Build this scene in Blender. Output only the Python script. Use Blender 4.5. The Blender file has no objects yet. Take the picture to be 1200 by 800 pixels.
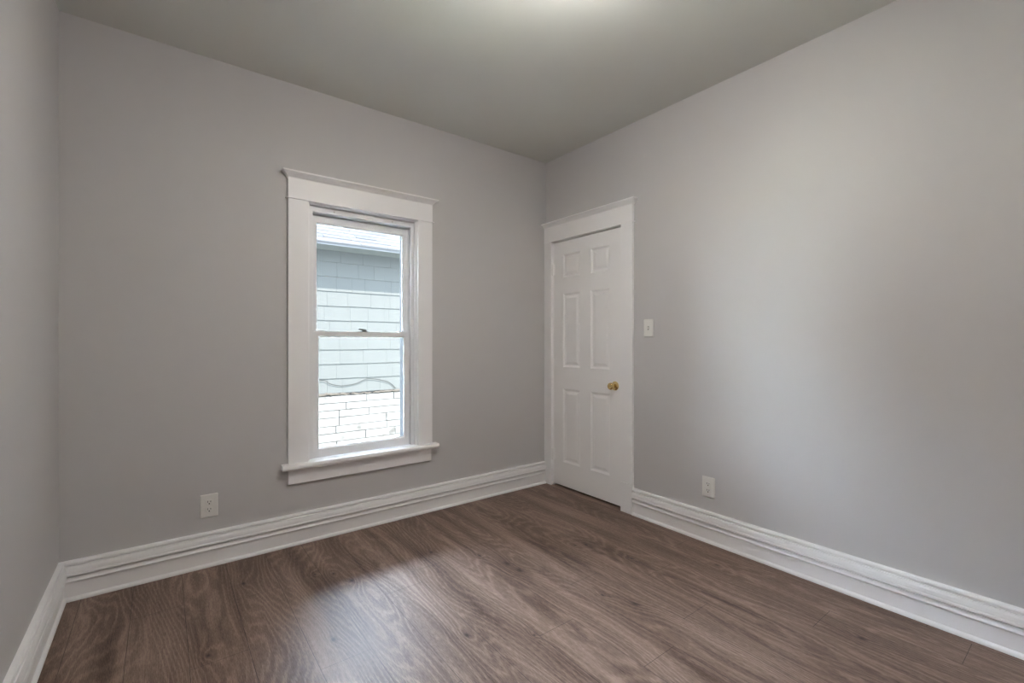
import bpy, bmesh, math, random
from mathutils import Vector
random.seed(7)

# ---------------------------------------------------------------- camera
PSI = math.atan(410.0 / 538.0)
cam_d = bpy.data.cameras.new('camera')
cam = bpy.data.objects.new('camera', cam_d)
bpy.context.scene.collection.objects.link(cam)
cam_d.sensor_width = 36.0
cam_d.lens = 538.0 / 1200.0 * 36.0
cam_d.clip_start = 0.02
cam.location = (0, 0, 1.2)
cam.rotation_euler = (math.radians(90), 0, -PSI)
sc = bpy.context.scene
sc.camera = cam
sc.view_settings.view_transform = 'Standard'
sc.view_settings.look = 'None'
sc.view_settings.exposure = 0.30
sc.view_settings.gamma = 1.0
sc.view_settings.use_curve_mapping = False
sc.cycles.max_bounces = 16
sc.cycles.diffuse_bounces = 10
sc.cycles.transparent_max_bounces = 12
sc.cycles.sample_clamp_indirect = 0.0
sc.cycles.sample_clamp_direct = 0.0

# ---------------------------------------------------------------- light
SKY = 1.0            # sky strength
SUN = 132.0
LAMP = 66.0
world = bpy.data.worlds.new('sky')
sc.world = world
world.use_nodes = True
wn = world.node_tree
wn.nodes.clear()
bg = wn.nodes.new('ShaderNodeBackground')
grad = wn.nodes.new('ShaderNodeValToRGB')
tc = wn.nodes.new('ShaderNodeTexCoord')
sep = wn.nodes.new('ShaderNodeSeparateXYZ')
wo = wn.nodes.new('ShaderNodeOutputWorld')
wn.links.new(tc.outputs['Generated'], sep.inputs[0])
wn.links.new(sep.outputs['Z'], grad.inputs[0])
wn.links.new(grad.outputs[0], bg.inputs[0])
wn.links.new(bg.outputs[0], wo.inputs[0])
grad.color_ramp.elements[0].position = 0.0
grad.color_ramp.elements[0].color = (0.78, 0.88, 1.0, 1)
grad.color_ramp.elements[1].position = 0.9
grad.color_ramp.elements[1].color = (0.62, 0.78, 1.0, 1)
# sky brightened over the neighbour's roof (+Y side), added to light the room
mr = wn.nodes.new('ShaderNodeMapRange'); mr.interpolation_type = 'SMOOTHSTEP'
mr.inputs['From Min'].default_value = -0.1; mr.inputs['From Max'].default_value = 0.7
mr.inputs['To Min'].default_value = SKY * 72.0; mr.inputs['To Max'].default_value = SKY * 86.0
wn.links.new(sep.outputs['Y'], mr.inputs['Value'])
wn.links.new(mr.outputs[0], bg.inputs[1])
sun_d = bpy.data.lights.new('sun', 'SUN')
sun = bpy.data.objects.new('sun', sun_d)
sc.collection.objects.link(sun)
sun_d.energy = SUN
sun_d.angle = math.radians(0.6)
sun_d.color = (1.0, 0.95, 0.88)
to_sun = Vector((0.30, -0.70, 1.0))
sun.rotation_euler = to_sun.to_track_quat('Z', 'Y').to_euler()

# ---------------------------------------------------------------- measures
XL, XR = -0.379, 2.610      # left and right wall planes
YF, YB = -0.45, 2.945       # front (behind camera) and back wall planes
H = 2.722
C = sc.collection

# ---------------------------------------------------------------- materials
def nmat(name):
    m = bpy.data.materials.new(name); m.use_nodes = True
    nt = m.node_tree
    return m, nt, nt.nodes['Principled BSDF']

def paint(name, col, rough=0.5, bump=0.0, scale=300.0, spec=0.5, var=0.0):
    m, nt, b = nmat(name)
    b.inputs['Base Color'].default_value = (*col, 1)
    b.inputs['Roughness'].default_value = rough
    b.inputs['Specular IOR Level'].default_value = spec
    t = nt.nodes.new('ShaderNodeTexCoord')
    if var:
        n = nt.nodes.new('ShaderNodeTexNoise'); n.inputs['Scale'].default_value = 2.0
        n.inputs['Detail'].default_value = 3
        r = nt.nodes.new('ShaderNodeMapRange')
        r.inputs['To Min'].default_value = 1 - var; r.inputs['To Max'].default_value = 1 + var
        mul = nt.nodes.new('ShaderNodeMix'); mul.data_type = 'RGBA'; mul.blend_type = 'MULTIPLY'
        mul.inputs[0].default_value = 1
        mul.inputs[6].default_value = (*col, 1)
        nt.links.new(t.outputs['Object'], n.inputs['Vector'])
        nt.links.new(n.outputs['Fac'], r.inputs['Value'])
        nt.links.new(r.outputs[0], mul.inputs[7])
        nt.links.new(mul.outputs[2], b.inputs['Base Color'])
    if bump:
        n2 = nt.nodes.new('ShaderNodeTexNoise'); n2.inputs['Scale'].default_value = scale
        n2.inputs['Detail'].default_value = 2
        bp = nt.nodes.new('ShaderNodeBump'); bp.inputs['Strength'].default_value = bump
        bp.inputs['Distance'].default_value = 0.001
        nt.links.new(t.outputs['Object'], n2.inputs['Vector'])
        nt.links.new(n2.outputs['Fac'], bp.inputs['Height'])
        nt.links.new(bp.outputs[0], b.inputs['Normal'])
    return m

M = {}
M['wall'] = paint('grey_satin_wall_paint', (0.558, 0.545, 0.542), 0.5, 0.25, 260, 0.25, 0.01)
M['ceiling'] = paint('grey_flat_ceiling_paint', (0.67, 0.675, 0.635), 0.75, 0.25, 200, 0.2, 0.01)
M['trim'] = paint('white_trim_paint', (0.86, 0.85, 0.85), 0.38, 0, 90, 0.4)
M['door'] = paint('white_door_paint', (0.86, 0.85, 0.845), 0.42, 0.0, 120, 0.4)
M['vinyl'] = paint('white_vinyl', (0.82, 0.82, 0.82), 0.35, 0, 1, 0.5)
M['plate'] = paint('white_plastic', (0.78, 0.77, 0.73), 0.3)
M['plate_grey'] = paint('almond_plastic', (0.66, 0.62, 0.58), 0.3)
M['slot'] = paint('dark_slot', (0.03, 0.028, 0.025), 0.6)
M['dark'] = paint('dark_void', (0.02, 0.02, 0.02), 0.9)
M['gun'] = paint('dark_bronze', (0.07, 0.07, 0.065), 0.5)
M['cable'] = paint('weathered_cable', (0.003, 0.003, 0.003), 0.8, spec=0.0)
M['fascia'] = paint('pale_fascia', (0.0176, 0.0180, 0.0188), 0.8, spec=0.0)
M['storm'] = paint('grey_storm_frame', (0.0234, 0.0238, 0.0252), 0.8, spec=0.0)
M['drip'] = paint('grey_drip_edge', (0.006, 0.006, 0.0063), 0.8, spec=0.0)
M['mortar'] = paint('tan_mortar', (0.010, 0.0088, 0.0076), 0.9, 0.8, 60, spec=0.0)
M['gap'] = paint('dark_joint', (0.012, 0.012, 0.012), 0.9, spec=0.0)

def siding_mat():
    m, nt, b = nmat('mint_shingle_siding')
    t = nt.nodes.new('ShaderNodeTexCoord')
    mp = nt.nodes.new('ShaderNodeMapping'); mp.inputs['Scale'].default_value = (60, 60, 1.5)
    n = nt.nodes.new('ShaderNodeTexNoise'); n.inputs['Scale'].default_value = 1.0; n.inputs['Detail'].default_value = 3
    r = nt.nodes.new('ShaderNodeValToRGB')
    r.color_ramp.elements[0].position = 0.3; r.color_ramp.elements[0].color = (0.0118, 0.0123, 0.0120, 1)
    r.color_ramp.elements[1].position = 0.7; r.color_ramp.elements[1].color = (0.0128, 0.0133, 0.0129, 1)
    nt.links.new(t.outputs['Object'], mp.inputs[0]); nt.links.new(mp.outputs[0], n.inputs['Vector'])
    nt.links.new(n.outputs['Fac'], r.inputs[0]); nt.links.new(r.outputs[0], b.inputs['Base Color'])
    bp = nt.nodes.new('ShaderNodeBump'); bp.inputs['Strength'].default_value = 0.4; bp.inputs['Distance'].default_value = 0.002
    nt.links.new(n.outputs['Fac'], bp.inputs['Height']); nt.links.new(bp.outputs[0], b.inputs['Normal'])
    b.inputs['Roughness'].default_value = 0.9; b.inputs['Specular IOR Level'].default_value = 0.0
    return m
M['siding'] = siding_mat()

def stone_mat():
    m, nt, b = nmat('whitewashed_stone')
    t = nt.nodes.new('ShaderNodeTexCoord')
    n = nt.nodes.new('ShaderNodeTexNoise'); n.inputs['Scale'].default_value = 9; n.inputs['Detail'].default_value = 6
    r = nt.nodes.new('ShaderNodeValToRGB')
    r.color_ramp.elements[0].position = 0.30; r.color_ramp.elements[0].color = (0.0120, 0.0114, 0.0108, 1)
    r.color_ramp.elements[1].position = 0.45; r.color_ramp.elements[1].color = (0.0213, 0.0208, 0.0202, 1)
    nt.links.new(t.outputs['Object'], n.inputs['Vector'])
    nt.links.new(n.outputs['Fac'], r.inputs[0]); nt.links.new(r.outputs[0], b.inputs['Base Color'])
    bp = nt.nodes.new('ShaderNodeBump'); bp.inputs['Strength'].default_value = 0.5; bp.inputs['Distance'].default_value = 0.01
    nt.links.new(n.outputs['Fac'], bp.inputs['Height']); nt.links.new(bp.outputs[0], b.inputs['Normal'])
    b.inputs['Roughness'].default_value = 0.9; b.inputs['Specular IOR Level'].default_value = 0.0
    return m
M['stone'] = stone_mat()

def roof_mat():
    m, nt, b = nmat('pale_grey_roof_shingles')
    g = nt.nodes.new('ShaderNodeNewGeometry')
    r = nt.nodes.new('ShaderNodeValToRGB')
    r.color_ramp.elements[0].position = 0.0; r.color_ramp.elements[0].color = (0.0095, 0.0097, 0.0104, 1)
    r.color_ramp.elements[1].position = 0.6; r.color_ramp.elements[1].color = (0.0130, 0.0132, 0.0138, 1)
    nt.links.new(g.outputs['Random Per Island'], r.inputs[0]); nt.links.new(r.outputs[0], b.inputs['Base Color'])
    b.inputs['Roughness'].default_value = 0.9; b.inputs['Specular IOR Level'].default_value = 0.0
    return m
M['roof'] = roof_mat()

def grass_mat():
    m, nt, b = nmat('grass_ground')
    t = nt.nodes.new('ShaderNodeTexCoord')
    n = nt.nodes.new('ShaderNodeTexNoise'); n.inputs['Scale'].default_value = 25; n.inputs['Detail'].default_value = 6
    r = nt.nodes.new('ShaderNodeValToRGB')
    r.color_ramp.elements[0].position = 0.35; r.color_ramp.elements[0].color = (0.34, 0.375, 0.27, 1)
    r.color_ramp.elements[1].position = 0.65; r.color_ramp.elements[1].color = (0.46, 0.50, 0.39, 1)
    nt.links.new(t.outputs['Object'], n.inputs['Vector'])
    nt.links.new(n.outputs['Fac'], r.inputs[0]); nt.links.new(r.outputs[0], b.inputs['Base Color'])
    b.inputs['Roughness'].default_value = 0.95
    return m
M['grass'] = grass_mat()

def brass_mat():
    m, nt, b = nmat('polished_brass')
    b.inputs['Base Color'].default_value = (0.80, 0.60, 0.28, 1)
    b.inputs['Metallic'].default_value = 1.0
    b.inputs['Roughness'].default_value = 0.09
    return m
M['brass'] = brass_mat()

def glass_mat():
    m = bpy.data.materials.new('window_glass'); m.use_nodes = True
    nt = m.node_tree; nt.nodes.clear()
    o = nt.nodes.new('ShaderNodeOutputMaterial')
    mix = nt.nodes.new('ShaderNodeMixShader')
    tr = nt.nodes.new('ShaderNodeBsdfTransparent'); tr.inputs[0].default_value = (0.97, 0.98, 0.98, 1)
    gl = nt.nodes.new('ShaderNodeBsdfGlossy'); gl.inputs['Roughness'].default_value = 0.01
    fr = nt.nodes.new('ShaderNodeFresnel'); fr.inputs[0].default_value = 1.45
    nt.links.new(fr.outputs[0], mix.inputs[0]); nt.links.new(tr.outputs[0], mix.inputs[1])
    nt.links.new(gl.outputs[0], mix.inputs[2]); nt.links.new(mix.outputs[0], o.inputs[0])
    return m
M['glass'] = glass_mat()

def lamp_mat():
    m, nt, b = nmat('lit_frosted_glass')
    b.inputs['Base Color'].default_value = (0.9, 0.88, 0.84, 1)
    b.inputs['Emission Color'].default_value = (1.0, 0.968, 0.945, 1)
    b.inputs['Emission Strength'].default_value = LAMP
    return m
M['lamp'] = lamp_mat()

# ---- laminate floor
KNOTS = [(0.758,2.321,1.2),(0.705,2.447,.7),(0.627,2.501,.7),(0.55,1.907,1.3),(1.217,2.359,1),(1.483,1.992,1.6),
         (1.492,1.892,1.7),(0.991,1.605,1.3),(1.722,1.331,1.6),(2.067,1.621,.8),(1.658,1.469,.8),(1.993,1.892,1),
         (1.935,1.925,1),(2.368,1.294,.9),(1.415,2.156,.7),(1.21,1.438,.6),(0.14,2.10,.9),(0.32,2.62,1.2),
         (2.25,0.62,1.2),(0.86,1.25,1.0)]
STREAKS = [(0.199,2.25,.016,.20),(2.06,0.56,.022,.20),(2.056,0.40,.022,.12),(1.57,0.94,.02,.12),(1.987,1.75,.018,.28),
           (1.224,1.15,.016,.18),(1.139,1.75,.02,.22),(2.077,1.02,.02,.2),(0.17,1.85,.014,.15),(1.75,2.1,.018,.3),
           (1.49,1.94,.03,.14),(-0.16,2.3,.03,.25)]
def floor_mat():
    m, nt, b = nmat('brown_oak_laminate')
    N = nt.nodes; L = nt.links
    def math_(op, a, b_=None, c=None):
        n = N.new('ShaderNodeMath'); n.operation = op
        for i, v in enumerate((a, b_, c)):
            if v is None: continue
            if isinstance(v, (int, float)): n.inputs[i].default_value = v
            else: L.new(v, n.inputs[i])
        return n.outputs[0]
    tcn = N.new('ShaderNodeTexCoord')
    sp = N.new('ShaderNodeSeparateXYZ'); L.new(tcn.outputs['Object'], sp.inputs[0])
    X, Y = sp.outputs[0], sp.outputs[1]
    at = N.new('ShaderNodeAttribute'); at.attribute_name = 'plank'
    as_ = N.new('ShaderNodeSeparateColor'); L.new(at.outputs['Color'], as_.inputs[0])
    r1, r2, r3 = as_.outputs[0], as_.outputs[1], as_.outputs[2]
    # plank-local coordinates shifted by the plank's random numbers
    off = math_('MULTIPLY', r1, 37.0)
    offy = math_('MULTIPLY', r2, 53.0)
    cv = N.new('ShaderNodeCombineXYZ')
    L.new(math_('ADD', X, off), cv.inputs[0]); L.new(math_('ADD', Y, offy), cv.inputs[1])
    def noise(sx, sy, scale=1, detail=3, rough=.5, dist=0):
        mp = N.new('ShaderNodeMapping'); mp.inputs['Scale'].default_value = (sx, sy, 1)
        L.new(cv.outputs[0], mp.inputs[0])
        n = N.new('ShaderNodeTexNoise'); n.inputs['Scale'].default_value = scale; n.inputs['Detail'].default_value = detail
        n.inputs['Roughness'].default_value = rough; n.inputs['Distortion'].default_value = dist
        L.new(mp.outputs[0], n.inputs['Vector'])
        return n.outputs['Fac']
    # sum of knots
    knot_sum = None; warp = None
    for kx, ky, s in KNOTS:
        sx, sy = .0075 * s, .013 * s
        dx = math_('DIVIDE', math_('SUBTRACT', X, kx), sx)
        dy = math_('DIVIDE', math_('SUBTRACT', Y, ky), sy)
        d2 = math_('ADD', math_('MULTIPLY', dx, dx), math_('MULTIPLY', dy, dy))
        g = math_('EXPONENT', math_('MULTIPLY', d2, -1.0))
        w = math_('DIVIDE', 1.0, math_('ADD', math_('MULTIPLY', d2, 0.05), 1.0))
        knot_sum = g if knot_sum is None else math_('ADD', knot_sum, g)
        warp = w if warp is None else math_('ADD', warp, w)
    st = None
    wob = math_('MULTIPLY', math_('SUBTRACT', noise(3, 6, 1, 2), .5), .08)
    for kx, ky, sx, sy in STREAKS:
        dx = math_('DIVIDE', math_('ADD', math_('SUBTRACT', X, kx), wob), sx)
        dy = math_('DIVIDE', math_('SUBTRACT', Y, ky), sy)
        d2 = math_('ADD', math_('MULTIPLY', dx, dx), math_('MULTIPLY', dy, dy))
        g = math_('EXPONENT', math_('MULTIPLY', d2, -1.0))
        st = g if st is None else math_('ADD', st, g)
    # growth-ring phase : cathedral arches where the noise field peaks
    big = noise(4.2, .75, 1, 1.5, .4)
    ph = math_('ADD', math_('MULTIPLY', big, 20.0), math_('MULTIPLY', warp, 1.6))
    ph = math_('ADD', ph, math_('MULTIPLY', noise(30, 3.5, 1, 3, .6), 1.5))
    ph = math_('ADD', ph, math_('MULTIPLY', X, 25.0))
    ring = math_('SINE', math_('MULTIPLY', ph, 7.5))
    ring = math_('POWER', math_('ADD', math_('MULTIPLY', ring, .5), .5), 2.5)
    ring = math_('MULTIPLY', ring, math_('ADD', noise(9, 1.3, 1, 2), .1))
    fine = noise(520, 40, 1, 2, .7)
    fine2 = noise(230, 7, 1, 3, .7)
    streak = noise(55, 1.6, 1, 4, .65)
    tone = noise(9, .9, 1, 2.5, .5)
    def cen(x, k): return math_('MULTIPLY', math_('SUBTRACT', x, .5), k)
    v = math_('ADD', cen(tone, 1.05), .43)
    v = math_('ADD', v, cen(streak, .36))
    v = math_('ADD', v, math_('MULTIPLY', math_('SUBTRACT', ring, .12), .30))
    v = math_('ADD', v, cen(fine, .95))
    v = math_('ADD', v, cen(fine2, .52))
    v = math_('ADD', v, cen(r3, .36))
    v = math_('SUBTRACT', v, math_('MULTIPLY', st, .20))
    v = math_('SUBTRACT', v, math_('MULTIPLY', math_('MINIMUM', warp, 1.0), .08))
    cr = N.new('ShaderNodeValToRGB')
    e = cr.color_ramp.elements
    e[0].position = 0.0; e[0].color = (0.032, 0.021, 0.015, 1)
    e[1].position = 1.0; e[1].color = (0.345, 0.265, 0.205, 1)
    x = e.new(0.30); x.color = (0.092, 0.062, 0.044, 1)
    x = e.new(0.55); x.color = (0.168, 0.118, 0.088, 1)
    L.new(v, cr.inputs[0])
    # warm / cool shift per plank
    tint = N.new('ShaderNodeMix'); tint.data_type = 'RGBA'; tint.blend_type = 'MULTIPLY'
    tint.inputs[0].default_value = 1
    tr = N.new('ShaderNodeValToRGB')
    tr.color_ramp.elements[0].color = (1.03, .99, .84, 1); tr.color_ramp.elements[1].color = (1.0, .94, .97, 1)
    L.new(r2, tr.inputs[0]); L.new(cr.outputs[0], tint.inputs[6]); L.new(tr.outputs[0], tint.inputs[7])
    kn = N.new('ShaderNodeMix'); kn.data_type = 'RGBA'
    kn.inputs[7].default_value = (0.035, 0.026, 0.022, 1)
    L.new(math_('MINIMUM', math_('MULTIPLY', knot_sum, .95), .9), kn.inputs[0]); L.new(tint.outputs[2], kn.inputs[6])
    # seams between planks : distance to plank edge held in uv
    uv = N.new('ShaderNodeUVMap'); uv.uv_map = 'edge'
    su = N.new('ShaderNodeSeparateXYZ'); L.new(uv.outputs[0], su.inputs[0])
    U, V = su.outputs[0], su.outputs[1]
    du = math_('MINIMUM', U, math_('SUBTRACT', 0.1905, U))
    ln = N.new('ShaderNodeAttribute'); ln.attribute_name = 'plank_len'
    dv = math_('MINIMUM', V, math_('SUBTRACT', ln.outputs['Fac'], V))
    de = math_('MINIMUM', du, dv)
    seam = math_('LESS_THAN', de, 0.0010)
    sm = N.new('ShaderNodeMix'); sm.data_type = 'RGBA'
    sm.inputs[7].default_value = (0.035, 0.024, 0.019, 1)
    L.new(math_('MULTIPLY', seam, .8), sm.inputs[0]); L.new(kn.outputs[2], sm.inputs[6])
    L.new(sm.outputs[2], b.inputs['Base Color'])
    rr = N.new('ShaderNodeMapRange'); rr.inputs['To Min'].default_value = .40; rr.inputs['To Max'].default_value = .50
    L.new(fine2, rr.inputs['Value']); L.new(rr.outputs[0], b.inputs['Roughness'])
    b.inputs['Specular IOR Level'].default_value = 0.18
    hgt = math_('ADD', math_('MULTIPLY', fine, .5), math_('MULTIPLY', math_('MINIMUM', math_('MULTIPLY', de, 500.0), 1.0), 1.5))
    bp = N.new('ShaderNodeBump'); bp.inputs['Strength'].default_value = .25; bp.inputs['Distance'].default_value = .0006
    L.new(hgt, bp.inputs['Height']); L.new(bp.outputs[0], b.inputs['Normal'])
    return m
M['floor'] = floor_mat()

# ---------------------------------------------------------------- mesh helpers
class MB:
    def __init__(s): s.v = []; s.f = []
    def add(s, vs, fs):
        o = len(s.v); s.v += [tuple(v) for v in vs]; s.f += [tuple(i + o for i in f) for f in fs]; return s
    def box(s, x0, x1, y0, y1, z0, z1):
        vs = [(x, y, z) for x in (x0, x1) for y in (y0, y1) for z in (z0, z1)]
        return s.add(vs, [(0,1,3,2),(4,6,7,5),(0,4,5,1),(2,3,7,6),(0,2,6,4),(1,5,7,3)])
    def loops(s, rings, cap=True, closed=True):
        n = len(rings[0]); vs = [v for r in rings for v in r]; fs = []
        for i in range(len(rings) - 1):
            for j in range(n if closed else n - 1):
                k = (j + 1) % n
                fs.append((i*n+j, i*n+k, (i+1)*n+k, (i+1)*n+j))
        if cap:
            fs.append(tuple(reversed(range(n)))); fs.append(tuple((len(rings)-1)*n + j for j in range(n)))
        return s.add(vs, fs)
    def mesh(s, name, bevel=0.0, seg=2, smooth=False):
        me = bpy.data.meshes.new(name); me.from_pydata(s.v, [], s.f)
        bm = bmesh.new(); bm.from_mesh(me)
        bmesh.ops.recalc_face_normals(bm, faces=bm.faces)
        if bevel:
            bmesh.ops.bevel(bm, geom=list(bm.edges), offset=bevel, segments=seg, affect='EDGES', profile=0.5, clamp_overlap=True)
        if smooth:
            for f in bm.faces: f.smooth = True
        bm.to_mesh(me); bm.free(); me.update()
        return me

def obj(name, mb, mat, parent=None, loc=(0, 0, 0), bevel=0.0, seg=2, smooth=False, rot=None):
    me = mb.mesh(name, bevel, seg, smooth) if isinstance(mb, MB) else mb
    if not me.materials: me.materials.append(M[mat])
    o = bpy.data.objects.new(name, me); C.objects.link(o); o.location = loc
    if rot: o.rotation_euler = rot
    if parent: o.parent = parent
    return o
def empty(name, loc=(0, 0, 0), rot=(0, 0, 0)):
    o = bpy.data.objects.new(name, None); C.objects.link(o); o.location = loc; o.rotation_euler = rot
    o.empty_display_size = .1
    return o
def tag(o, label, cat, group=None, kind=None):
    o['label'] = label; o['category'] = cat
    if group: o['group'] = group
    if kind: o['kind'] = kind
    return o
def B(*a): return MB().box(*a)

def lathe(prof, n=32, axis='z'):
    """prof: list of (radius, height)"""
    m = MB(); rings = []
    for r, h in prof:
        ring = []
        for i in range(n):
            a = 2 * math.pi * i / n
            p = (r * math.cos(a), r * math.sin(a), h)
            if axis == 'y': p = (p[0], h, p[1])
            ring.append(p)
        rings.append(ring)
    return m.loops(rings)

def extrude_profile(prof, a, b, n_in, mit_a=0.0, mit_b=0.0):
    """prof = [(t, z)], t = distance out from the wall; a,b = (x,y) ends; n_in = inward normal.
    mit = how much the end shifts along the run per unit t (mitred corner)."""
    d = Vector((b[0]-a[0], b[1]-a[1])); d.normalize()
    def ring(p, k):
        return [(p[0] + n_in[0]*t + d.x*t*k, p[1] + n_in[1]*t + d.y*t*k, z) for t, z in prof]
    return MB().loops([ring(a, mit_a), ring(b, -mit_b)])

# ================================================================ SETTING
T = 0.16
WX0, WX1, WZ0, WZ1 = 0.690, 1.420, 0.450, 2.050      # window hole
DY0, DY1, DZ1 = 2.118, 2.859, 2.034                  # door hole

mb = MB()
mb.box(XL-T, WX0, YB, YB+T, -0.25, H+.15)
mb.box(WX1, XR+T, YB, YB+T, -0.25, H+.15)
mb.box(WX0, WX1, YB, YB+T, -0.25, WZ0)
mb.box(WX0, WX1, YB, YB+T, WZ1, H+.15)
tag(obj('wall_back', mb, 'wall'), 'grey painted wall with the window in it', 'wall', kind='structure')

mb = MB()
mb.box(XR, XR+T, YF-T, DY0, -0.25, H+.15)
mb.box(XR, XR+T, DY1, YB, -0.25, H+.15)
mb.box(XR, XR+T, DY0, DY1, DZ1, H+.15)
mb.box(XR+.10, XR+T, DY0, DY1, 0.0, DZ1)
tag(obj('wall_right', mb, 'wall'), 'grey painted wall with the white panel door and light switch', 'wall', kind='structure')
tag(obj('wall_left', B(XL-T, XL, YF-T, YB, -0.25, H+.15), 'wall'), 'narrow strip of grey wall at the left edge', 'wall', kind='structure')
tag(obj('wall_front', B(XL, XR, YF-T, YF, -0.25, H+.15), 'wall'), 'plain grey wall behind the camera', 'wall', kind='structure')
tag(obj('ceiling', B(XL, XR, YF, YB, H, H+.15), 'ceiling'), 'smooth grey painted ceiling', 'ceiling', kind='structure')

# ---- floor : one mesh, a quad per laminate board
PW, PL, X0 = 0.1905, 1.22, 0.0805
JOINT = {0: 2.045, 2: 1.759, 4: 2.095, 6: 1.42, 7: 1.052, 8: 1.628, 11: .769, 12: .343, 1: 1.25, 3: 2.62, 5: .75, 9: 2.35,
         10: 1.45, -1: 1.35, -2: .9, -3: 1.9, 13: 1.7, 5: 1.0}
vs, fs, cols, uvs, lens = [], [], [], [], []
rf = random.Random(11)
for c in range(-3, 15):
    xa, xb = X0 + c*PW, X0 + (c+1)*PW
    y0 = JOINT.get(c, rf.random()*PL); y0 -= PL * math.ceil((y0 - YF) / PL)
    while y0 < YB:
        ya, yb = y0, y0 + PL
        cxa, cxb = max(xa, XL-.02), min(xb, XR+.10)
        cya, cyb = max(ya, YF-.02), min(yb, YB+.02)
        col = (rf.random(), rf.random(), rf.random())
        if c == 6 and ya > 0 and ya < 1.0: col = (.3, .2, .35)
        if cxb > cxa and cyb > cya:
            o = len(vs)
            vs += [(cxa, cya, 0), (cxb, cya, 0), (cxb, cyb, 0), (cxa, cyb, 0)]
            fs.append((o, o+1, o+2, o+3)); cols.append(col)
            uvs += [(cxa-xa, cya-ya), (cxb-xa, cya-ya), (cxb-xa, cyb-ya), (cxa-xa, cyb-ya)]
        y0 += PL
nf = len(fs)
o = len(vs)                                    # slab below
zx = (XL-.02, XR+.10, YF-.02, YB+.02)
vs += [(x, y, z) for z in (-.001, -.12) for x, y in ((zx[0], zx[2]), (zx[1], zx[2]), (zx[1], zx[3]), (zx[0], zx[3]))]
fs += [(o, o+1, o+2, o+3), (o+7, o+6, o+5, o+4), (o, o+4, o+5, o+1), (o+1, o+5, o+6, o+2), (o+2, o+6, o+7, o+3), (o+3, o+7, o+4, o)]
me = bpy.data.meshes.new('floor'); me.from_pydata(vs, [], fs)
ca = me.attributes.new('plank', 'FLOAT_COLOR', 'CORNER'); la = me.attributes.new('plank_len', 'FLOAT', 'CORNER')
ul = me.uv_layers.new(name='edge')
for p in me.polygons:
    for k, li in enumerate(p.loop_indices):
        if p.index < nf:
            ca.data[li].color = (*cols[p.index], 1); ul.data[li].uv = uvs[p.index*4 + k]
        else:
            ca.data[li].color = (.5, .5, .5, 1); ul.data[li].uv = (.09, .5)
        la.data[li].value = PL
me.update()
tag(obj('floor', me, 'floor'), 'brown oak laminate plank floor', 'floor', kind='structure')

# ---- baseboards
BP = [(0, 0), (.0290, 0), (.0290, .007), (.0270, .012), (.0220, .0165), (.0185, .0180), (.0180, .0185), (.0180, .083),
      (.0205, .087), (.0265, .089), (.0265, .0925), (.0225, .100), (.0200, .1105), (.0150, .1115), (.0150, .1165), (.0290, .1175),
      (.0325, .120), (.0325, .127), (.0300, .131), (.0300, .137), (.0280, .148), (.0245, .1565), (.0240, .1600), (.0120, .1610),
      (.0120, .1660), (.0205, .1675), (.0215, .174), (.018, .181), (0, .183)]
tag(obj('baseboard_back', extrude_profile(BP, (XL, YB), (XR-.024, YB), (0, -1), 1, 0), 'trim', bevel=0),
    'white moulded baseboard under the window wall', 'baseboard', kind='structure')
tag(obj('baseboard_left', extrude_profile(BP, (XL, YF), (XL, YB), (1, 0), 1, 1), 'trim'),
    'white moulded baseboard along the left wall', 'baseboard', kind='structure')
tag(obj('baseboard_right', extrude_profile(BP, (XR, 2.021), (XR, YF), (-1, 0), 0, 1), 'trim'),
    'white moulded baseboard running right from the door', 'baseboard', kind='structure')
tag(obj('baseboard_front', extrude_profile(BP, (XR, YF), (XL, YF), (0, 1), 1, 1), 'trim'),
    'white moulded baseboard behind the camera', 'baseboard', kind='structure')

# ---- crown cap profile used over window and door heads: (t, z)
def cap_profile(z0):
    return [(0, z0), (.024, z0), (.026, z0+.004), (.030, z0+.007), (.036, z0+.015), (.046, z0+.023), (.054, z0+.027),
            (.056, z0+.029), (.056, z0+.036), (.0, z0+.038)]
def ring_cap(prof, u0, u1, place):
    """cap with mitred returns at both ends: t grows outward at the ends too; place(u,t,z)->xyz"""
    e = .022
    ra = [place(u0 - max(0, t - e) if t > 0 else u0, t, z) for t, z in prof]
    rb = [place(u1 + max(0, t - e) if t > 0 else u1, t, z) for t, z in prof]
    # wall-side returns
    wa = [place(u0 - max(0, t - e), 0, z) for t, z in prof]
    wb = [place(u1 + max(0, t - e), 0, z) for t, z in prof]
    m = MB(); m.loops([wa, ra, rb, wb]); return m

# ================================================================ WINDOW
win = tag(empty('window_1', (1.055, YB, WZ0)), 'white double-hung window with wide flat casing', 'window', kind='structure')
def wobj(name, mb, mat, parent=win, **k):
    o = obj(name, mb, mat, None, **k)
    o.parent = parent
    w = parent
    off = Vector((0, 0, 0))
    while w: off += w.location; w = w.parent
    o.location = o.location - off
    return o
CT = .022
A0, A1, B0, B1 = .586, .698, 1.412, 1.520
wobj('casing_leg', B(A0, A1, YB-CT, YB, .482, 2.040), 'trim', bevel=.002)
wobj('casing_leg', B(B0, B1, YB-CT, YB, .482, 2.040), 'trim', bevel=.002)
wobj('casing_head', B(A0-.001, B1+.001, YB-CT-.001, YB, 2.045, 2.168), 'trim', bevel=.0015)
wobj('fillet', B(A0-.014, B1+.014, YB-CT-.005, YB, 2.0395, 2.0455), 'trim', bevel=.0015)
wobj('crown_cap', ring_cap(cap_profile(2.162), A0, B1, lambda u, t, z: (u, YB - t, z)), 'trim')
mb = MB()                                           # stool with horns and a rounded nose
nose = [(-.058, .456), (-.0605, .462), (-.0605, .470), (-.058, .477), (-.054, .4815)]
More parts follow.
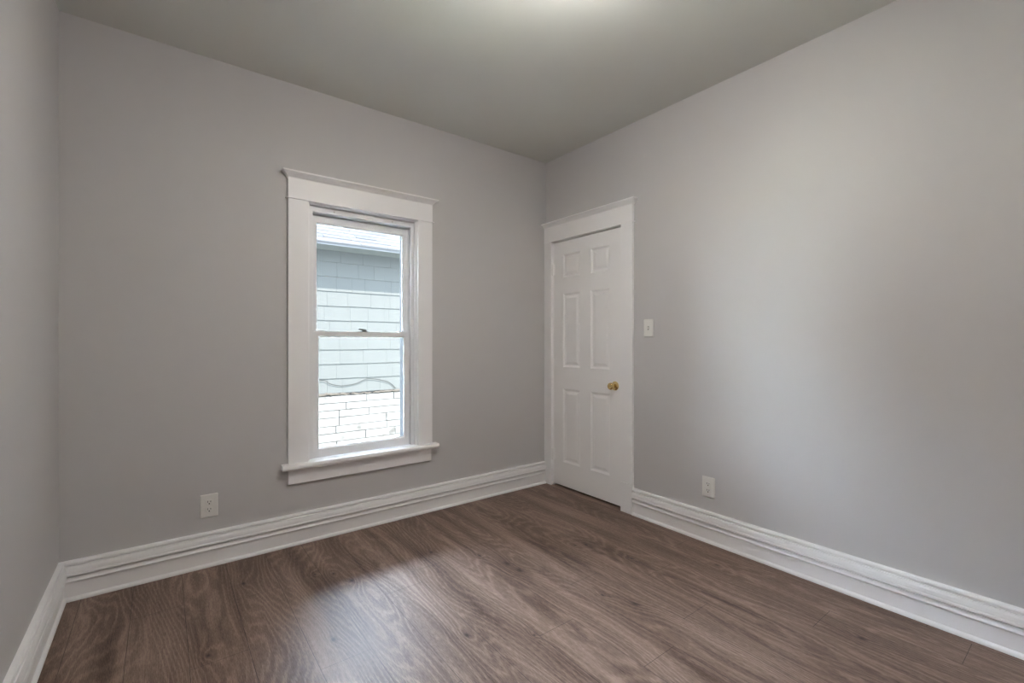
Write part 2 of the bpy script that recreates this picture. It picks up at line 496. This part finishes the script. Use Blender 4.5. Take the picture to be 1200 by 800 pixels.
def stool_ring(x, yb): return [(x, YB + t, z) for t, z in nose] + [(x, YB + yb, .482), (x, YB + yb, .450), (x, YB - .054, .451)]
mb.loops([stool_ring(.549, 0.0), stool_ring(1.556, 0.0)])
mb.box(WX0+.002, WX1-.002, YB, YB+.034, .450, .482)
wobj('sill', mb, 'trim', bevel=0)
wobj('apron', B(A0+.001, B1-.006, YB-.018, YB, .361, .450), 'trim', bevel=.0015)
mb = MB()                                           # wooden jamb lining + inner stop
JX0, JX1, JZ1 = .702, 1.408, 2.036
mb.box(WX0, JX0, YB-.001, YB+.115, .482, WZ1); mb.box(JX1, WX1, YB-.001, YB+.115, .482, WZ1)
mb.box(JX0, JX1, YB-.001, YB+.115, JZ1, WZ1)
wobj('jamb', mb, 'trim', bevel=.001)
mb = MB()
mb.box(JX0, JX0+.007, YB+.004, YB+.022, .482, JZ1); mb.box(JX1-.007, JX1, YB+.004, YB+.022, .482, JZ1)
mb.box(JX0+.007, JX1-.007, YB+.004, YB+.022, JZ1-.004, JZ1)
wobj('stop_bead', mb, 'trim', bevel=.001)
mb = MB()                                           # vinyl frame with tracks
FX0, FX1, FZ0, FZ1 = .734, 1.380, .474, 1.997
y0 = YB+.030
mb.box(JX0+.002, FX0, y0, YB+.044, FZ0, FZ1+.034); mb.box(FX1, JX1-.002, y0, YB+.044, FZ0, FZ1+.034)
mb.box(JX0+.001, FX0-.010, YB+.044, YB+.125, FZ0, FZ1+.034); mb.box(FX1+.010, JX1-.001, YB+.044, YB+.125, FZ0, FZ1+.034)
for a, b in ((.0765, .0800), (.112, .125)):
    mb.box(FX0-.010, FX0+.008, YB+a, YB+b, FZ0, FZ1); mb.box(FX1-.008, FX1+.010, YB+a, YB+b, FZ0, FZ1)
mb.box(FX0, FX1, y0, YB+.060, FZ1, FZ1+.034); mb.box(FX0-.01, FX1+.01, YB+.060, YB+.125, FZ1+.002, FZ1+.034); mb.box(FX0-.01, FX1+.01, YB+.112, YB+.125, 1.975, FZ1+.002)
mb.box(FX0-.01, FX1+.01, y0+.004, YB+.125, .452, FZ0+.002)
wobj('window_frame', mb, 'vinyl', bevel=.0008, seg=1)
for sx in (.862, 1.245):
    wobj('screw_cap', lathe([(.0001, -.0022), (.0045, -.0018), (.0055, 0)], 16, 'y'), 'plate_grey', loc=(sx, y0, FZ1+.016))

def sash(x0, x1, z0, z1, wl, wb, wt, ya, yb):
    """sash frame with sloping glazing bead; one mesh"""
    def rect(dx, db, dt, y): return [(x0+dx, y, z0+db), (x1-dx, y, z0+db), (x1-dx, y, z1-dt), (x0+dx, y, z1-dt)]
    c = .0015; g = .007; ym = (ya+yb)/2
    m = MB()
    m.loops([rect(0, 0, 0, ya+c), rect(c, c, c, ya), rect(wl-g-c, wb-g-c, wt-g-c, ya), rect(wl-g, wb-g, wt-g, ya+c), rect(wl-g+.001, wb-g+.001, wt-g+.001, ya+.004),
             rect(wl, wb, wt, ym-.002), rect(wl, wb, wt, ym+.002), rect(wl-g, wb-g, wt-g, yb-.001), rect(c, c, c, yb), rect(0, 0, 0, yb-c), rect(0, 0, 0, ya+c)], cap=False)
    return m
SX0, SX1 = .737, 1.377
lo = wobj('lower_sash', sash(SX0, SX1, .480, 1.262, .038, .060, .034, YB+.046, YB+.076), 'vinyl')
wobj('glass_pane', B(SX0+.037, SX1-.037, YB+.060, YB+.062, .539, 1.229), 'glass', lo)
up = wobj('upper_sash', sash(SX0-.006, SX1+.006, 1.228, 1.990, .042, .034, .050, YB+.081, YB+.111), 'vinyl')
wobj('glass_pane', B(SX0+.035, SX1-.035, YB+.095, YB+.097, 1.261, 1.941), 'glass', up)
# sash lock : base, cam and lever on the meeting rail
lk = MB(); lk.box(1.026, 1.088, YB+.049, YB+.071, 1.262, 1.2655); lk.box(1.046, 1.074, YB+.050, YB+.070, 1.2655, 1.277)
lk.loops([[(1.022, YB+.052, 1.277), (1.022, YB+.064, 1.277), (1.022, YB+.064, 1.285), (1.022, YB+.052, 1.285)],
          [(1.068, YB+.052, 1.271), (1.070, YB+.068, 1.271), (1.070, YB+.068, 1.280), (1.070, YB+.052, 1.280)]])
wobj('sash_lock', lk, 'gun', lo, bevel=.001)
for xa, xb in ((SX0+.004, SX0+.078), (SX1-.078, SX1-.004)):
    tl = MB(); tl.box(xa, xb, YB+.048, YB+.068, 1.262, 1.2675); tl.box((xa+xb)/2-.012, (xa+xb)/2+.012, YB+.051, YB+.062, 1.2675, 1.2695)
    wobj('tilt_latch', tl, 'vinyl', lo, bevel=.0008, seg=1)
mb = MB()                                           # outside reveal, head and sloping sill
mb.box(WX0, .748, YB+.125, YB+.175, .45, WZ1); mb.box(1.362, WX1, YB+.125, YB+.175, .45, WZ1)
mb.box(.748, 1.362, YB+.125, YB+.175, 1.968, WZ1)
mb.loops([[(WX0, YB+.125, .43), (WX0, YB+.235, .43), (WX0, YB+.235, .462), (WX0, YB+.125, .486)],
          [(WX1, YB+.125, .43), (WX1, YB+.235, .43), (WX1, YB+.235, .462), (WX1, YB+.125, .486)]])
wobj('outer_frame', mb, 'storm', bevel=.001, seg=1)

# ================================================================ DOOR
door = tag(empty('door_1', (XR, 2.4885, 0)), 'closed white six-panel door with brass knob', 'door', kind='structure')
def dobj(name, mb, mat, parent=door, **k): return wobj(name, mb, mat, parent, **k)
SLX = XR + .004                                     # face of the slab
def door_slab(y0, y1, z0, z1, panels):
    bm = bmesh.new()
    ys = sorted({y0, y1, *[p[0] for p in panels], *[p[1] for p in panels]})
    zs = sorted({z0, z1, *[p[2] for p in panels], *[p[3] for p in panels]})
    V = {(i, j): bm.verts.new((SLX, y, z)) for i, y in enumerate(ys) for j, z in enumerate(zs)}
    for i in range(len(ys)-1):
        for j in range(len(zs)-1):
            cy, cz = (ys[i]+ys[i+1])/2, (zs[j]+zs[j+1])/2
            if any(p[0] < cy < p[1] and p[2] < cz < p[3] for p in panels): continue
            bm.faces.new((V[i, j], V[i+1, j], V[i+1, j+1], V[i, j+1]))
    for a, b, c, d in panels:
        prev = None
        for ins, dep in ((0, 0), (.0015, .003), (.006, .0045), (.011, .0085), (.019, .0095), (.024, .0085), (.040, .0035), (.042, .003)):
            r = [bm.verts.new((SLX+dep, y, z)) for y, z in ((a+ins, c+ins), (b-ins, c+ins), (b-ins, d-ins), (a+ins, d-ins))]
            if prev:
                for k in range(4): bm.faces.new((prev[k], prev[(k+1) % 4], r[(k+1) % 4], r[k]))
            prev = r
        bm.faces.new(prev)
    bmesh.ops.remove_doubles(bm, verts=bm.verts, dist=1e-5)
    be = [e for e in bm.edges if e.is_boundary]
    r = bmesh.ops.extrude_edge_only(bm, edges=be)
    nv = [v for v in r['geom'] if isinstance(v, bmesh.types.BMVert)]
    for v in nv: v.co.x += .035
    bmesh.ops.contextual_create(bm, geom=[e for e in bm.edges if e.is_boundary])
    bmesh.ops.recalc_face_normals(bm, faces=bm.faces)
    me = bpy.data.meshes.new('door_slab'); bm.to_mesh(me); bm.free(); return me
P = []
for ya, yb in ((2.246, 2.435), (2.549, 2.738)):
    for za, zb in ((.216, .814), (.994, 1.592), (1.724, 1.911)): P.append((ya, yb, za, zb))
slab = dobj('door_slab', door_slab(2.129, 2.851, .019, 2.020, P), 'door')
mb = MB()
mb.box(XR-.0, XR+.10, DY0, 2.1265, 0, DZ1); mb.box(XR-.0, XR+.10, 2.8535, DY1, 0, DZ1); mb.box(XR, XR+.10, 2.1265, 2.8535, 2.026, DZ1)
mb.box(SLX+.036, SLX+.048, 2.1265, 2.138, 0, 2.026); mb.box(SLX+.036, SLX+.048, 2.842, 2.8535, 0, 2.026); mb.box(SLX+.036, SLX+.048, 2.138, 2.842, 2.014, 2.026)
dobj('jamb', mb, 'door', bevel=.001, seg=1)
dobj('casing_leg', B(XR-CT, XR, 2.024, 2.1225, .2095, 2.030), 'trim', bevel=.002)
dobj('casing_leg', B(XR-CT, XR, 2.857, YB-.001, 0, 2.030), 'trim', bevel=.002)
dobj('plinth_block', B(XR-CT-.004, XR, 2.0225, 2.1235, 0, .2085), 'trim', bevel=.002)
dobj('casing_head', B(XR-CT-.001, XR, 2.023, YB-.001, 2.036, 2.160), 'trim', bevel=.0015)
dobj('fillet', B(XR-CT-.004, XR, 2.013, YB-.001, 2.0295, 2.0365), 'trim', bevel=.0015)
prof = cap_profile(2.154)
mb = MB()
def dplace(u, t, z): return (XR - t, u, z)
ea = [dplace(2.023 - max(0, t-.022), 0, z) for t, z in prof]; eb = [dplace(2.023 - max(0, t-.022), t, z) for t, z in prof]
ec = [dplace(YB-.001, t, z) for t, z in prof]
mb.loops([ea, eb, ec])
dobj('crown_cap', mb, 'trim')
# hinges
for hz in (1.80, .262):
    hm = MB()
    def ring(r, z, n=14): return [(XR-.009 + r*1.5*math.cos(2*math.pi*i/n), 2.852 + r*1.5*math.sin(2*math.pi*i/n), z) for i in range(n)]
    zz = hz - .045; rs = []
    for k in range(5):
        rs += [ring(.0052, zz + k*.018 + .0006), ring(.0060, zz + k*.018 + .0012), ring(.0060, zz + k*.018 + .0168), ring(.0052, zz + k*.018 + .0174)]
    rs = [ring(.0040, zz-.004), ring(.0046, zz-.001)] + rs + [ring(.0046, zz+.091), ring(.003, zz+.095)]
    hm.loops(rs)
    hm.box(XR-.002, SLX+.002, 2.840, 2.851, zz, zz+.09)
    hinge = dobj('hinge', hm, 'door')
# knob: rosette, neck and round knob turned about the axis pointing into the room
KY, KZ = 2.195, .878
def xlathe(prof, n=40):
    rings = [[(-h, r*math.cos(2*math.pi*i/n), r*math.sin(2*math.pi*i/n)) for i in range(n)] for r, h in prof]
    return MB().loops(rings)
kn = dobj('door_knob', xlathe([(.0105, .008), (.0105, .020), (.0115, .026), (.017, .030), (.0225, .036), (.0255, .043), (.0262, .049),
      (.0250, .055), (.0215, .060), (.0165, .0625), (.0150, .0618), (.010, .0632), (.004, .0636), (.0003, .0636)]), 'brass', slab, loc=(SLX, KY, KZ), smooth=True)
kn['label'] = 'round polished brass knob'
dobj('rosette', xlathe([(.0003, 0), (.0330, 0), (.0332, .0015), (.0320, .0045), (.0285, .0060), (.0265, .0064), (.0235, .0090), (.0170, .0105), (.0110, .0112), (.0003, .0112)]),
     'brass', kn, loc=(SLX, KY, KZ), smooth=True)

# ================================================================ SMALL FITTINGS
def rrect(w, h, r, n=5):
    pts = []
    for cx, cz, a0 in ((w/2-r, h/2-r, 0), (-w/2+r, h/2-r, 90), (-w/2+r, -h/2+r, 180), (w/2-r, -h/2+r, 270)):
        for k in range(n+1):
            a = math.radians(a0 + 90*k/n); pts.append((cx + r*math.cos(a), cz + r*math.sin(a)))
    return pts
def plate_mesh(w, h, d=.0062):
    def rg(ins, y, r): return [(x, y, z) for x, z in rrect(w-2*ins, h-2*ins, r)]
    return MB().loops([rg(.0004, 0, .004), rg(0, -.0012, .004), rg(.0012, -.0040, .004), rg(.0038, -d, .003), rg(.010, -d-.0003, .002)])
def make_outlet():
    t = empty('wall_outlet')
    obj('cover_plate', plate_mesh(.081, .124), 'plate', t)
    for s in (1, -1):
        # receptacle face: circle with flattened top and bottom
        pts = []
        for k in range(28):
            a = 2*math.pi*k/28; x = .0172*math.cos(a); z = max(-.0142, min(.0142, .0172*math.sin(a))); pts.append((x, z))
        m = MB().loops([[(x*q, y, z*q + s*.0198) for x, z in pts] for q, y in ((1.0, -.0050), (1.0, -.0082), (.96, -.0090))])
        f = obj('receptacle', m, 'plate', t)
        sl = MB()
        sl.box(-.0078, -.0054, -.0094, -.0085, s*.0198-.0010, s*.0198+.0085)
        sl.box(.0054, .0078, -.0094, -.0085, s*.0198-.0002, s*.0198+.0075)
        pr = [( .0030*math.cos(2*math.pi*k/14), .0034*math.sin(2*math.pi*k/14)) for k in range(14)]
        sl.loops([[(x, y, z + s*.0198 - .0075) for x, z in pr] for y in (-.0085, -.0094)])
        o = obj('slots', sl, 'slot', f); o['label'] = 'dark plug slots'
    obj('screw', lathe([(.0003, -.0078), (.0024, -.0076), (.0030, -.0060)], 16, 'y'), 'plate', t)
    return t
out1 = make_outlet(); out1.location = (.2005, YB, .3205)
tag(out1, 'off-white duplex outlet low on the wall left of the window', 'outlet', 'wall outlets')
def copy_tree(o, parent=None):
    c = o.copy(); C.objects.link(c)
    c.parent = parent
    for ch in [x for x in bpy.data.objects if x.parent == o]: copy_tree(ch, c)
    return c
out2 = copy_tree(out1); out2.location = (XR, 1.476, .3265); out2.rotation_euler = (0, 0, -math.pi/2)
tag(out2, 'white duplex outlet low on the wall to the right of the door', 'outlet', 'wall outlets')

sw = tag(empty('light_switch', (XR, 1.9035, 1.291), (0, 0, -math.pi/2)), 'white toggle light switch on the wall beside the door', 'switch')
obj('cover_plate', plate_mesh(.077, .119), 'plate', sw)
obj('toggle_slot', B(-.0052, .0052, -.0072, -.0058, -.0120, .0120), 'slot', sw)['label'] = 'dark slot round the toggle'
m = MB().loops([[(-.0042, -.0060, -.0095), (.0042, -.0060, -.0095), (.0042, -.0060, .0085), (-.0042, -.0060, .0085)],
                [(-.0036, -.0150, .0020), (.0036, -.0150, .0020), (.0036, -.0165, .0110), (-.0036, -.0165, .0110)],
                [(-.0030, -.0185, .0075), (.0030, -.0185, .0075), (.0030, -.0190, .0120), (-.0030, -.0190, .0120)]])
obj('toggle', m, 'plate', sw)
for s in (1, -1):
    obj('screw', lathe([(.0003, -.0080), (.0026, -.0078), (.0032, -.0060)], 16, 'y'), 'plate', sw, loc=(0, 0, s*.0300))

# ceiling lamp (just above the frame): metal pan and lit glass dome
lampo = tag(empty('ceiling_lamp', (1.115, 1.10, H)), 'round frosted glass ceiling lamp on a short stem, lit', 'lamp')
obj('canopy', lathe([(.008, 0), (.062, 0), (.064, -.006), (.058, -.018), (.030, -.028), (.008, -.030)], 40), 'brass', lampo, smooth=True)
obj('stem', lathe([(.006, -.028), (.006, -.200)], 20), 'brass', lampo, smooth=True)
dome = [(.010, -.098), (.060, -.100), (.105, -.106), (.136, -.118), (.145, -.130), (.140, -.146), (.118, -.166), (.085, -.181), (.045, -.190), (.008, -.193)]
obj('glass_shade', lathe(dome, 48), 'lamp', lampo, smooth=True)
obj('finial', lathe([(.006, -.192), (.010, -.197), (.008, -.206), (.001, -.211)], 20), 'brass', lampo, smooth=True)

# ================================================================ OUTSIDE
NY, GZ = 6.0, -0.60
tag(obj('ground', B(-40, 42, YB+T+.001, 60, GZ-.2, GZ), 'grass'), 'grassy ground between the houses', 'ground', kind='structure')
house = tag(empty('house', (1.9, NY, GZ)), 'neighbouring house with mint shingle siding and pale stone foundation', 'house')
HX0, HX1 = -1.25, 4.3
def hobj(name, mb, mat, **k): return wobj(name, mb, mat, house, **k)
mb = MB(); rs = random.Random(3)
CH = .184
k = 0; z = .546
courses = []
while z < 2.40: courses.append(z); z += CH
for z in courses:
    x = HX0 - rs.random()*.2
    zt = min(z + CH + .012, 2.37)
    while x < HX1:
        w = rs.uniform(.17, .42)
        zb = z + rs.uniform(-.002, .002)
        x1 = x + w - .0013
        vs = [(x, NY, zb), (x1, NY, zb), (x1, NY-.014, zb), (x, NY-.014, zb), (x, NY, zt), (x1, NY, zt), (x1, NY-.003, zt), (x, NY-.003, zt)]
        mb.add(vs, [(0,1,2,3),(4,7,6,5),(0,4,5,1),(3,2,6,7),(0,3,7,4),(1,5,6,2)])
        x += w
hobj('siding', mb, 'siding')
hobj('wall', B(HX0, HX1, NY, NY+4.0, GZ, 2.36), 'gap')
mb = MB(); z = GZ
while z < .50:
    h = rs.uniform(.085, .125); x = HX0 - rs.random()*.4; h = min(h, .515 - z)
    if h < .03: break
    while x < HX1:
        w = rs.uniform(.35, 1.1); j = rs.uniform(0, .008)
        g = .0018; yf = NY-.020-j
        r0 = [(x+g, NY+.01, z+g), (x+w-g, NY+.01, z+g), (x+w-g, NY+.01, z+h-g), (x+g, NY+.01, z+h-g)]
        r1 = [(a, yf+.010, c) for a, b_, c in r0]
        q = .003
        r2 = [(x+g+q, yf, z+g+q), (x+w-g-q, yf, z+g+q), (x+w-g-q, yf, z+h-g-q), (x+g+q, yf, z+h-g-q)]
        mb.loops([r0, r1, r2]); x += w
    z += h
hobj('stone_foundation', mb, 'stone')
mb = MB(); n = 200; rows = []                          # rough mortar band between stone and siding
for i in range(n+1):
    x = HX0 + (HX1-HX0)*i/n
    zt = .545 + .012*math.sin(x*5.1) + rs.uniform(-.010, .010); zb = .512 + rs.uniform(-.012, .012)
    rows.append([(x, NY+.005, zb), (x, NY-.026+rs.uniform(-.004, .004), zb+.006), (x, NY-.022, zt-.008), (x, NY+.005, zt)])
mb.loops(rows)
hobj('mortar_band', mb, 'mortar', smooth=True)
EY, EZ = 5.65, 2.350                                   # eave line
hobj('soffit', B(HX0-.3, HX1+.3, EY+.02, NY+.02, EZ, EZ+.012), 'fascia')
hobj('fascia', B(HX0-.3, HX1+.3, EY, EY+.02, EZ-.002, EZ+.038), 'fascia')
mb = MB()
xx = HX0-.3
while xx < HX1+.3:
    mb.box(xx, min(xx+.60, HX1+.3)-.03, EY-.016, EY+.03, EZ+.034, EZ+.043); xx += .60
hobj('drip_edge', mb, 'drip')
# roof: stepped shingle courses up a 30 degree slope
mb = MB(); s = math.tan(math.radians(30)); cz = math.cos(math.radians(30)); L = 0.0; step = .13; nsteps = 34
for i in range(nsteps):
    y0_ = EY - .02 + i*step*cz; y1_ = y0_ + step*cz
    za = EZ + .044 + (y0_-EY)*s; zb = EZ + .044 + (y1_-EY)*s
    x = HX0 - .3 - rs.random()*.3
    while x < HX1 + .3:
        w = rs.uniform(.20, .34); u = .010 + (.004 if rs.random() < .4 else 0)
        mb.add([(x, y0_, za-.004), (x+w-.004, y0_, za-.004), (x+w-.004, y1_, zb-.004), (x, y1_, zb-.004),
                (x, y0_, za+u), (x+w-.004, y0_, za+u), (x+w-.004, y1_, zb+.001), (x, y1_, zb+.001)],
               [(0,3,2,1), (4,5,6,7), (0,1,5,4), (1,2,6,5), (2,3,7,6), (3,0,4,7)])
        x += w
hobj('roof_shingles', mb, 'roof')
yt = EY + nsteps*step*cz; zt = EZ + .044 + (yt-EY)*s
mb = MB(); mb.loops([[(HX0-.3, EY-.01, EZ+.039), (HX0-.3, yt, zt-.004), (HX0-.3, yt+3.6, EZ+.039)], [(HX1+.3, EY-.01, EZ+.039), (HX1+.3, yt, zt-.004), (HX1+.3, yt+3.6, EZ+.039)]])
hobj('roof_deck', mb, 'drip')

# cable drooping on the neighbour's wall
cb = [(1.30,.722),(1.408,.721),(1.52,.722),(1.618,.71),(1.67,.672),(1.731,.650),(1.837,.633),(1.978,.647),(2.06,.672),(2.124,.700),
      (2.181,.709),(2.25,.702),(2.32,.685),(2.39,.670),(2.452,.644),(2.50,.610),(2.535,.570),(2.548,.562)]
cu = bpy.data.curves.new('cable', 'CURVE'); cu.dimensions = '3D'; cu.bevel_depth = .0034; cu.bevel_resolution = 3
spl = cu.splines.new('POLY')
# smooth the traced points with a Catmull-Rom pass
pts = []
for i in range(len(cb)-1):
    p0 = cb[max(i-1, 0)]; p1 = cb[i]; p2 = cb[i+1]; p3 = cb[min(i+2, len(cb)-1)]
    for q in range(5):
        t = q/5
        pts.append(tuple(.5*((2*p1[a]) + (-p0[a]+p2[a])*t + (2*p0[a]-5*p1[a]+4*p2[a]-p3[a])*t*t + (-p0[a]+3*p1[a]-3*p2[a]+p3[a])*t**3) for a in (0, 1)))
pts.append(cb[-1])
spl.points.add(len(pts)-1)
for i, (x, z) in enumerate(pts): spl.points[i].co = (x, NY-.0225, z, 1)
dg = bpy.context.evaluated_depsgraph_get()
tmp = bpy.data.objects.new('tmp', cu); C.objects.link(tmp); dg.update()
cme = bpy.data.meshes.new_from_object(tmp.evaluated_get(dg)); bpy.data.objects.remove(tmp)
cme.materials.clear()
cab = obj('cable', cme, 'cable'); cab.data.name = 'cable'
tag(cab, 'thin dark cable drooping along the neighbouring house wall', 'cable')
